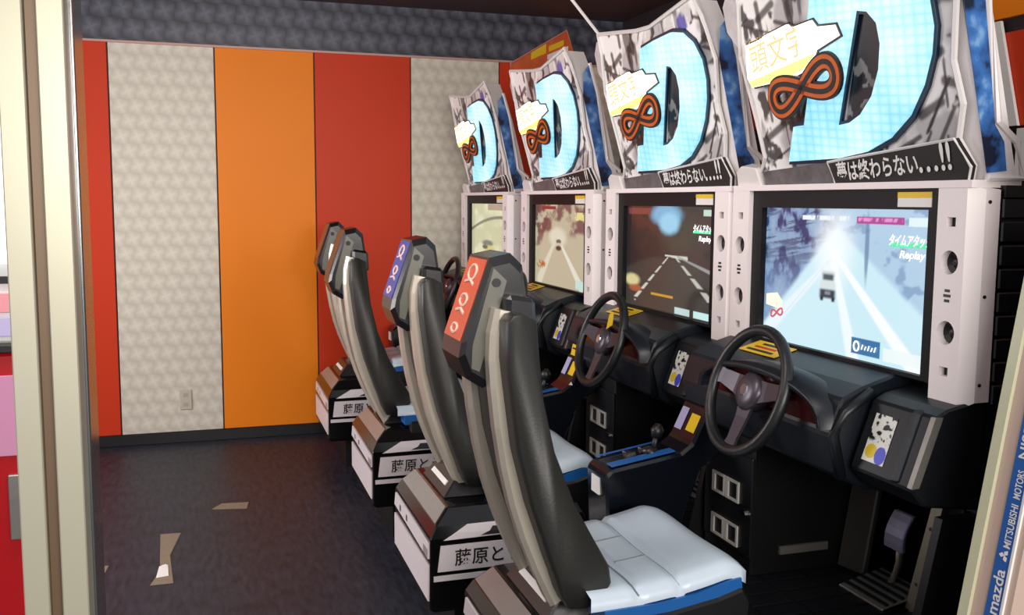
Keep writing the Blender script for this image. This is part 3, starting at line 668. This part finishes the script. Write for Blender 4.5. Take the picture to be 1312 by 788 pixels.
scr = [put_screen(0, scr_snow(), scr_m), put_screen(1, scr_night(), scr_m), put_screen(2, scr_pale(), scr_m2), put_screen(3, scr_cream(), scr_m2)]
def spt(u, t, d=0.001): return (1.562-d, sl+(sr-sl)*u, sz1-(sz1-sz0)*t)
EX, EZ = (0, -1, 0), (0, 0, 1)
for k in (0, 1):
    b = P_(); b.plate([spt(0.78, 0.235), spt(1.0, 0.235), spt(1.0, 0.205), spt(0.80, 0.205)], (-0.0005, 0, 0)); b.build('green_stripe', M['screen_green'], scr[k])
    text_obj('mode_lettering', 'タイムアタック', spt(0.785, 0.222, 0.003), EX, (0, -0.25, 1), 0.026, M['screen_text'], scr[k], OX, width=0.142, bold=0.02)
    text_obj('replay_lettering', 'Replay', spt(0.845, 0.30, 0.003), EX, (0, -0.25, 1), 0.018, M['screen_text'], scr[k], OX, width=0.085, bold=0.02)
b = P_(); 
b.tube([Vector(spt(0.105, 0.79, 0.003))+Vector((0, -0.028*math.cos(2*math.pi*q/24), 0.010*math.sin(4*math.pi*q/24)+0.006*math.cos(2*math.pi*q/24))) for q in range(24)], 0.0028, 5, True)
b.build('screen_logo', mat('screen_logo_red', (170, 80, 90), 0.4, emit=0.8), scr[0])
b = P_(); b.plate([spt(u, t, 0.001) for u, t in ((0.02, .66), (0.10, .64), (0.14, .70), (0.13, .76), (0.02, .74))], (-0.0006, 0, 0)); b.build('screen_logo_plate', mat('screen_logo_pale', (236, 236, 190), 0.4, emit=0.9), scr[0])
b = P_(); b.tube([Vector(spt(0.635, 0.912, 0.003))+Vector((0, 0.010*math.cos(2*math.pi*q/16), 0.012*math.sin(2*math.pi*q/16))) for q in range(16)], 0.0022, 5, True)
for q in range(5): b.tube([spt(0.665+q*0.018, 0.928, 0.003), spt(0.672+q*0.018, 0.895+0.008*(q % 2), 0.003)], 0.0016, 5)
b.build('badge_mark', M['screen_text'], scr[0])
# extra yellow notices on the second cabinet
b = P_(); b.plate([(1.395, 0.42, 0.965), (1.395, 0.36, 0.965), (1.370, 0.36, 0.84), (1.370, 0.42, 0.84)], (-0.003, 0, 0)); nt_ = b.build('yellow_notice', M['yellow'], cabs[1])
for q in range(4):
    b = P_(); z = 0.945-q*0.025; x = 1.370+(z-0.84)*0.2-0.0035
    b.plate([(x, 0.41, z), (x, 0.37, z), (x-0.001, 0.37, z-0.006), (x-0.001, 0.41, z-0.006)], (-0.001, 0, 0)); b.build('printed_line', M['ink'], nt_)
b = P_(); b.plate([wr_(2.5, 0.10, 0.01), wr_(2.1, 0.12, 0.01), wr_(1.9, 0.10, 0.01), wr_(2.4, 0.06, 0.01)], ax*0.002); b.build('wheel_notice', M['yellow'], cabs[1])

# ---------------------------------------------------------------- racing seats (rear box, rails, backrest, cushion)
SX = [0.0, 0.0, 0.005, -0.03]          # slide of the rear box
BX = [0.0, 0.03, -0.03, 0.055]         # slide of the back and cushion
SLAB = ['racing chair nearest the camera with orange sticker on its headrest',
        'racing chair with blue sticker on its headrest, second from the front',
        'racing chair third from the front, with plain dark headrest',
        'racing chair farthest back, mostly hidden behind the third seat']
OS = 0.85
seat = thing('bucket_chair', (OS, YC[0], 0), SLAB[0], 'chair', 'racing chairs in front of the cabinets')
def Q_(): return MB(OS)
hw = 0.282
b = Q_()
def ringbox(x0, x1, h, z): return [(x0, -h, z), (x1, -h, z), (x1, h, z), (x0, h, z)]
b.loft([ringbox(0.655, 1.16, hw-0.01, 0.165), ringbox(0.638, 1.16, hw, 0.18), ringbox(0.640, 1.16, hw, 0.405), ringbox(0.660, 1.15, hw-0.015, 0.44), ringbox(0.705, 1.13, hw-0.05, 0.485), ringbox(0.73, 1.10, hw-0.06, 0.490)])
b.bevel(0.004); box_ = b.build('seat_base', M['black_gloss'], seat)
b = Q_(); b.box(0.74, 1.16, -0.19, 0.19, 0.0, 0.17); b.build('plinth', M['black'], seat)
# grey glossy shoulder, white panels
b = Q_(); b.plate([(0.6625, -hw+0.03, 0.4435), (0.6625, hw-0.03, 0.4435), (0.703, hw-0.06, 0.484), (0.703, -hw+0.06, 0.484)], (-0.0015, 0, 0.0015)); b.build('shoulder_panel', mat('grey_gloss', (128, 124, 120), 0.18, noise=0.1), box_)
b = Q_(); b.box(0.6345, 0.6395, -hw+0.012, hw-0.012, 0.205, 0.318); b.build('rear_panel', M['box_white'], box_)
b = Q_(); b.plate([(0.6345, -hw+0.012, 0.340), (0.6345, -hw+0.012, 0.388), (0.6350, hw-0.03, 0.398), (0.6345, hw-0.012, 0.350)], (0.005, 0, 0)); up = b.build('rear_upper_panel', M['box_white'], box_)
b = Q_(); b.box(0.6335, 0.636, -hw+0.014, -hw+0.075, 0.343, 0.370); b.build('grey_patch', mat('patch_grey', (150, 140, 136), 0.4), up)
for y in (0.16, 0.05):
    b = Q_(); b.box(0.6335, 0.636, y-0.008, y+0.008, 0.358, 0.378); b.build('dark_mark', M['dash'], up)
b = Q_(); b.plate([(0.662, -hw-0.0035, 0.300), (1.13, -hw-0.0035, 0.300), (1.13, -hw-0.0035, 0.382), (0.672, -hw-0.0035, 0.382)], (0, 0.005, 0)); sp_p = b.build('side_panel', M['box_white'], box_)
text_obj('side_lettering', '藤原とうふ店', (0.715, -hw-0.004, 0.320), (1, 0, 0), (0, 0, 1), 0.048, M['ink'], sp_p, OS, width=0.33, bold=0.012)
b = Q_(); b.box(0.650, 1.13, -hw-0.0035, -hw+0.002, 0.270, 0.287); b.build('side_stripe', M['box_white'], box_)
b = Q_(); b.plate([(0.680, -hw-0.001, 0.397), (1.0, -hw-0.001, 0.402), (1.0, -hw+0.014, 0.440), (0.76, -hw+0.014, 0.438), (0.72, -hw+0.004, 0.418)], (0, -0.003, 0.002)); hl = b.build('car_print', M['box_white'], box_)
b = Q_(); b.plate([(0.80, -hw-0.0025, 0.405), (0.92, -hw-0.0025, 0.405), (0.92, -hw+0.006, 0.428), (0.84, -hw+0.006, 0.428), (0.83, -hw, 0.416)], (0, -0.003, 0.0015)); b.build('lamp_print', M['ink'], hl)
b = Q_(); b.loft([[(0.712, -0.155, 0.488), (1.06, -0.155, 0.488), (1.06, 0.155, 0.488), (0.712, 0.155, 0.488)], [(0.765, -0.125, 0.552), (1.0, -0.125, 0.552), (1.0, 0.125, 0.552), (0.765, 0.125, 0.552)]]); b.bevel(0.005); cap = b.build('rail_cap', M['shell'], seat)
b = Q_(); b.plate([(0.733, -0.095, 0.514), (0.733, 0.095, 0.514), (0.744, 0.092, 0.527), (0.744, -0.092, 0.527)], (-0.003, 0, 0.0025)); b.build('white_slot', M['white_print'], cap)
# slide frame under the cushion
b = Q_(); b.box(0.85, 1.17, -0.17, 0.17, 0.375, 0.50); b.build('seat_frame', M['black'], seat)
back_parts = []
# silver rails
path = [(0.600, 1.205), (0.588, 1.15), (0.586, 1.09), (0.590, 1.03), (0.600, 0.94), (0.615, 0.85), (0.636, 0.76), (0.662, 0.68), (0.690, 0.61), (0.722, 0.54), (0.76, 0.47)]
def rail(y0):
    b = Q_(); rings = []
    for i, (x, z) in enumerate(path):
        q0 = path[max(i-1, 0)]; q1 = path[min(i+1, len(path)-1)]
        t = Vector((q1[0]-q0[0], q1[1]-q0[1])).normalized(); nrm = Vector((-t.y, t.x))
        th = 0.034 if i == 0 else 0.052
        c = 0.010
        sec = [(0, c), (c, 0), (th, 0), (th, 0.052), (c, 0.052), (0, 0.052-c)]
        rings.append([(x+nrm.x*a, y0+bb, z+nrm.y*a) for a, bb in sec])
    b.loft(rings); o = b.build('rail', M['silver'], seat); back_parts.append(o)
rail(-0.135); rail(0.083)
# backrest cushion: profile swept across the width with rounded edges
fr = [(0.640, 1.20), (0.672, 1.185), (0.680, 1.10), (0.690, 1.01), (0.717, 0.895), (0.765, 0.775), (0.815, 0.685), (0.850, 0.625), (0.856, 0.585), (0.838, 0.548), (0.79, 0.535)]
bk = [(0.618, 1.195), (0.606, 1.18), (0.606, 1.10), (0.612, 1.05), (0.632, 0.90), (0.664, 0.775), (0.690, 0.70), (0.705, 0.655), (0.722, 0.61), (0.735, 0.57), (0.75, 0.54)]
def sect(y, s, w):
    ce = [((f[0]+g[0])/2, (f[1]+g[1])/2) for f, g in zip(fr, bk)]
    a = [(c[0]+(f[0]-c[0])*s, y, c[1]+(f[1]-c[1])*s) for f, c in zip(fr, ce)]
    d = [(c[0]+(g[0]-c[0])*s, y, c[1]+(g[1]-c[1])*s) for g, c in zip(bk, ce)]
    return a+d[::-1]
b = Q_(); b.loft([sect(-0.20, 0.86, 0), sect(-0.192, 0.97, 0), sect(-0.18, 1.0, 0), sect(0.18, 1.0, 0), sect(0.192, 0.97, 0), sect(0.20, 0.86, 0)])
bc = b.build('backrest', M['vinyl'], seat, True); back_parts.append(bc)
b = Q_(); b.tube([(g[0], -0.196, g[1]) for g in [((f[0]*0.18+k[0]*0.82), (f[1]*0.18+k[1]*0.82)) for f, k in zip(fr, bk)]], 0.0035, 6); b.build('piping', M['shell'], bc)
# headrest: cowl-shaped shell
def hring(y, s):
    prof = [(0.600, 1.312), (0.648, 1.322), (0.676, 1.295), (0.690, 1.20), (0.684, 1.13), (0.640, 1.05), (0.585, 1.022), (0.548, 1.045), (0.530, 1.092), (0.536, 1.125)]
    cx, cz = 0.615, 1.17
    return [(cx+(x-cx)*s, y, cz+(z-cz)*s) for x, z in prof]
b = Q_(); b.loft([hring(-0.092, 0.86), hring(-0.078, 1.0), hring(0.078, 1.0), hring(0.092, 0.86)]); hr = b.build('headrest', M['shell'], seat); back_parts.append(hr)
b = Q_(); b.plate([(0.606, -0.0935, 1.290), (0.636, -0.0935, 1.262), (0.620, -0.0935, 1.205), (0.574, -0.0935, 1.062), (0.556, -0.0935, 1.07), (0.558, -0.0935, 1.12)], (0, 0.004, 0)); sg = b.build('side_guard', M['shell_grey'], hr)
b = Q_(); b.tube([(0.612, -0.0932, 1.258), (0.612, -0.0965, 1.258)], 0.010, 12); b.build('bolt_hole', M['ink'], sg)
stick = []
b = Q_(); b.plate([(0.5985, -0.070, 1.306), (0.5985, 0.070, 1.306), (0.5365, 0.070, 1.128), (0.5365, -0.070, 1.128)], (-0.0025, 0, 0.0008)); sk = b.build('sticker', M['orange_sticker'], hr)
M['sticker_mark'] = mat('sticker_mark', (240, 206, 190), 0.4)
for q, (w, hgt) in enumerate(((0.030, 0.034), (0.034, 0.010), (0.028, 0.026), (0.034, 0.008), (0.024, 0.020))):          # pale unreadable marks
    z = 1.292-q*0.033; x = 0.5365+(z-1.128)*0.348
    f = lambda y, dz: (x-0.003+dz*0.348, y, z+dz)
    b = Q_()
    if q % 2 == 0: b.tube([f(w*math.cos(2*math.pi*k/14), -hgt/2+hgt/2*math.sin(2*math.pi*k/14)) for k in range(14)], 0.0035, 5, True)
    else: b.tube([f(-w, -hgt), f(0, 0), f(w, -hgt*0.6)], 0.004, 5)
    b.build('sticker_mark', M['sticker_mark'], sk)
# neck wedge between headrest and backrest
b = Q_(); b.loft([[(0.625, y, 1.235), (0.690, y, 1.225), (0.694, y, 1.14), (0.622, y, 1.15)] for y in (-0.135, 0.135)]); b.bevel(0.01); nk = b.build('neck_block', M['shell'], seat); back_parts.append(nk)
# cushion
prof = []
for i in range(31):
    x = 0.79+0.385*i/30; t = i/30
    z = 0.575+0.052*(t**2.2)
    for g in (0.30, 0.56): z -= 0.013*math.exp(-((t-g)/0.018)**2)
    if t > 0.85: z -= 0.030*((t-0.85)/0.15)**2
    prof.append((x, z))
b = Q_(); rows = []
NYc = 13
for j in range(NYc):
    s_ = -1+2*j/(NYc-1); y = 0.232*s_; dz = -0.022*abs(s_)**5 + 0.016*abs(s_)**2
    rows.append([(x, y, z+dz) for x, z in prof])
b.quad_strip(rows)
bot = lambda r: [(x, y, z-0.030) for x, y, z in r]
b.quad_strip([rows[0], bot(rows[0])]); b.quad_strip([rows[-1], bot(rows[-1])]); b.quad_strip([[r[-1] for r in rows], [bot(r)[-1] for r in rows]])
cu = b.build('seat_cushion', M['cushion'], seat, True); back_parts.append(cu)
for g in (0.30, 0.56):
    x = 0.79+0.385*g; z = 0.575+0.052*(g**2.2)-0.0125
    b = Q_(); b.tube([(x, 0.228*s_/6, z+0.016*(s_/6)**2-0.022*abs(s_/6)**5) for s_ in range(-6, 7)], 0.004, 6); b.build('seam', M['groove'], cu)
for y in (-0.07, 0.07):
    b = Q_(); b.tube([(0.79+0.385*g, y, 0.575+0.052*(g**2.2)+0.016*(y/0.232)**2-0.001) for g in (0.33, 0.38, 0.43, 0.48, 0.53)], 0.003, 6); b.build('seam', M['groove'], cu)
b = Q_(); b.prism([(0.82, 0.50), (0.82, 0.540), (0.95, 0.543), (1.05, 0.555), (1.13, 0.575), (1.160, 0.578), (1.165, 0.53)], -0.239, 0.239); tb = b.build('cushion_trim', M['trim_blue'], seat); back_parts.append(tb)
b = Q_(); b.prism([(0.84, 0.40), (0.84, 0.515), (0.98, 0.522), (1.10, 0.540), (1.165, 0.558), (1.185, 0.52), (1.17, 0.40)], -0.246, 0.246); b.bevel(0.008); sb = b.build('cushion_pan', M['black'], seat); back_parts.append(sb)

seats = [seat]
bnames = [o.name for o in back_parts]
for k in (1, 2, 3):
    c = copy_tree(seat); c.location = (OS, YC[k], 0); c['label'] = SLAB[k]; seats.append(c)
for k, s in enumerate(seats):
    s.location.x = OS+SX[k]
    for ch in s.children:
        nm = ch.name.split('.')[0]
        if nm in ('rail', 'backrest', 'headrest', 'neck_block', 'seat_cushion', 'cushion_trim', 'cushion_pan'): ch.location.x = BX[k]-SX[k]
        if nm == 'headrest' and k:
            for g in list(ch.children):
                if g.name.startswith('sticker'):
                    g.data = g.data.copy(); g.data.materials[0] = M['blue_sticker'] if k == 1 else M['brown_sticker'] if k == 3 else M['shell']
                    if k > 1:
                        for q in list(g.children): bpy.data.objects.remove(q)

# ---------------------------------------------------------------- steel pillar at the left
t = thing('steel_pillar', (-0.187, 1.3, 0), 'brushed steel door pillar with brown groove at the left edge', 'pillar')
M['pillar'] = mat('brushed_steel_cream', (176, 172, 152), 0.36, metal=0.35, noise=0.05, nscale=3)
M['pillar_groove'] = mat('brown_groove', (104, 84, 64), 0.4, metal=0.3)
M['pillar_side'] = mat('mirror_steel', (150, 152, 156), 0.18, metal=0.9)
b = MB(-0.187); b.ox = -0.187
def pil(x0, x1, y0, y1, nm, m):
    b = MB(-0.187); b.box(x0, x1, y0-1.3, y1-1.3, 0, 2.75); b.bevel(0.0015); return b.build(nm, m, t)
pil(-0.226, -0.1965, 1.300, 1.36, 'outer_leaf', M['pillar'])
pil(-0.1965, -0.182, 1.310, 1.35, 'groove', M['pillar_groove'])
pil(-0.182, -0.151, 1.300, 1.36, 'inner_leaf', M['pillar'])
pil(-0.176, -0.147, 1.362, 1.46, 'jamb', M['pillar_side'])
# ---------------------------------------------------------------- red machine glimpsed past the pillar
t = thing('prize_machine', (-0.9, 2.5, 0), 'red machine with bright white upper panel at the far left edge', 'arcade machine')
def pm(x0, x1, y0, y1, z0, z1, nm, m, bv=0.01):
    b = MB(-0.9); b.box(x0, x1, y0-2.5, y1-2.5, z0, z1); b.bevel(bv); return b.build(nm, m, t)
M['mach_red'] = mat('machine_red', (176, 18, 24), 0.25, noise=0.05)
pm(-1.35, -0.355, 2.2, 2.9, 0.05, 1.12, 'lower_body', M['mach_red'])
pm(-1.33, -0.37, 2.25, 2.88, 0.0, 0.05, 'foot', M['black'])
up = pm(-1.35, -0.36, 2.22, 2.9, 1.13, 1.95, 'upper_case', M['white_print'])
pm(-1.34, -0.36, 2.205, 2.222, 1.30, 1.60, 'lit_panel', mat('lit_panel', (255, 250, 255), 0.4, emit=0.9, noise=0.02), 0.002)
pm(-1.34, -0.36, 2.19, 2.225, 1.118, 1.135, 'edge_trim', M['black'], 0.002)
for q, (z0, z1, m_) in enumerate(((1.26, 1.275, M['ink']), (1.20, 1.24, mat('pink_print', (232, 150, 160), 0.4)), (1.15, 1.19, mat('lilac_print2', (190, 180, 220), 0.4)))):
    pm(-1.30, -0.36, 2.212, 2.222, z0, z1, 'print_band', m_, 0.001)
pm(-0.80, -0.362, 2.196, 2.203, 0.90, 1.07, 'price_card', mat('pink_card', (206, 140, 176), 0.4), 0.001)
pm(-0.40, -0.345, 2.190, 2.203, 0.72, 0.86, 'lock_plate', M['steel'], 0.002)

# ---------------------------------------------------------------- leaning sponsor post at the right edge
t = thing('sponsor_post', (1.42, 1.40, 0), 'leaning cream post with blue car maker strip at the right edge', 'post')
PS = 0.170
def pX(z): return 1.293+PS*z
def post_plate(f0, f1, d, dep, nm, m, z0=0.0, z1=1.62):
    y0, y1 = 1.462-0.112*f0, 1.462-0.112*f1
    b = MB(1.42); b.plate([(pX(z0)-d, y0-1.40, z0), (pX(z0)-d, y1-1.40, z0), (pX(z1)-d, y1-1.40, z1), (pX(z1)-d, y0-1.40, z1)], (dep, 0, 0))
    return b.build(nm, m, t)
M['tan'] = mat('tan_panel', (196, 172, 158), 0.4, noise=0.03)
M['cream_edge'] = mat('cream_edge', (204, 204, 172), 0.35, noise=0.03)
post_plate(0.0, 1.0, 0.0, 0.16, 'post_body', M['tan'])
post_plate(-0.01, 0.2, 0.008, 0.05, 'cream_edge', M['cream_edge'])
bl = post_plate(0.50, 0.82, 0.003, 0.01, 'blue_strip', M['blue_label'])
post_plate(0.82, 0.87, 0.005, 0.01, 'white_line', M['white_print'])
up_dir = Vector((PS, 0, 1)).normalized()
for s_, z, hgt, wd in (('mazda', 0.665, 0.024, 0.088), ('MITSUBISHI', 0.792, 0.016, 0.085), ('MOTORS', 0.886, 0.016, 0.055), ('NISSAN', 0.960, 0.022, 0.105)):
    text_obj('sponsor_lettering', s_, (pX(z)-0.0035, 1.462-0.112*0.77-1.40, z), up_dir, (0, 1, 0), hgt, M['white_print'], bl, 1.42, width=wd, bold=0.015, thick=0.001)
b = MB(1.42)
zc_, yc_ = 0.778, 1.462-0.112*0.68-1.40
for a in (90, 210, 330):
    A = [(0, 0), (0.006, 0.0045), (0.012, 0), (0.006, -0.0045)]
    cs, sn = math.cos(D2R(a)), math.sin(D2R(a))
    b.plate([(pX(zc_+p*cs-q*sn)-0.0035, yc_+(p*sn+q*cs), zc_+(p*cs-q*sn)) for p, q in A], (-0.001, 0, 0))
b.build('three_diamond_mark', M['white_print'], bl)
# dark cabinet flank behind the post
b = MB(1.42); b.prism([(1.45, 0.0), (1.45+PS*1.4, 1.4), (2.2, 1.4), (2.2, 0.0)], -0.055, 0.05); b.build('dark_flank', M['black'], t)

# ---------------------------------------------------------------- things on floor and wall
def floor_patch(name, poly, label, z=0.001):
    b = MB(); b.plate([(x, y, 0.0005) for x, y in poly], (0, 0, z)); o = b.build(name, M['tape'], None); tag(o, label, 'tape', 'worn tape patches on the floor'); return o
floor_patch('floor_tape', [(-0.221, 3.712), (-0.138, 3.712), (-0.148, 3.86), (-0.158, 4.02), (-0.122, 4.285), (-0.205, 4.292), (-0.196, 4.0), (-0.19, 3.85)], 'large torn beige tape patch on the dark floor')
floor_patch('floor_tape', [(0.008, 4.58), (0.164, 4.546), (0.178, 4.645), (0.055, 4.66)], 'thin beige tape strip on the floor toward the back wall')
floor_patch('floor_tape', [(-0.46, 3.74), (-0.406, 3.737), (-0.385, 3.97), (-0.46, 3.98)], 'small beige tape scrap on floor beside the steel pillar')
t = thing('floor_note', (-0.175, 3.85, 0), 'white paper scrap stuck on the large tape patch', 'paper')
b = MB(); b.plate([(-0.027, -0.07, 0.002), (0.018, -0.06, 0.002), (0.012, 0.06, 0.002), (-0.02, 0.05, 0.002)], (0, 0, 0.0012)); b.build('paper', M['white_print'], t)
b = MB(); b.plate([(-0.01, 0.03, 0.0031), (0.008, 0.034, 0.0031), (0.006, 0.058, 0.006), (-0.012, 0.048, 0.006)], (0, 0, 0.001)); b.build('curled_corner', M['white_print'], t)
# wall sign above the far cabinets
t = thing('wall_poster', (2.08, WY, 2.38), 'orange and yellow sign on the wall above the far cabinets', 'sign')
X0 = 2.08; Z0 = 2.38
pts = [(1.885, 2.215), (1.885, 2.300), (2.26, 2.525), (2.34, 2.30), (2.10, 2.235)]
b = MB(); b.plate([(x-X0, -0.030, z-Z0) for x, z in pts], (0, 0.024, 0)); pb = b.build('board', mat('poster_orange', (206, 92, 44), 0.4, noise=0.5, nscale=12), t)
b = MB(); b.tube([(x-X0, -0.030, z-Z0) for x, z in pts], 0.007, 6, True); b.build('rim', mat('poster_rim', (200, 130, 110), 0.4), t)
for (x0, z0, w, h, m_) in ((2.02, 2.33, 0.10, 0.06, M['yellow']), (2.14, 2.385, 0.10, 0.035, M['yellow']), (2.13, 2.335, 0.14, 0.03, M['white_print'])):
    b = MB(); b.plate([(x0-X0, -0.033, z0-Z0), (x0+w-X0, -0.033, z0+w*0.45-Z0), (x0+w-X0, -0.033, z0+h+w*0.45-Z0), (x0-X0, -0.033, z0+h-Z0)], (0, 0.003, 0)); b.build('color_block', m_, pb)
# stay rod from the ceiling to the second sign
b = MB(); b.tube([(1.425, 3.400, 2.055), (1.318, 3.400, 2.171), (0.92, 3.400, CZ)], 0.006, 8); o = b.build('stay_rod', M['frame_white']); tag(o, 'thin pale stay rod from the ceiling to the second cabinet sign', 'rod')
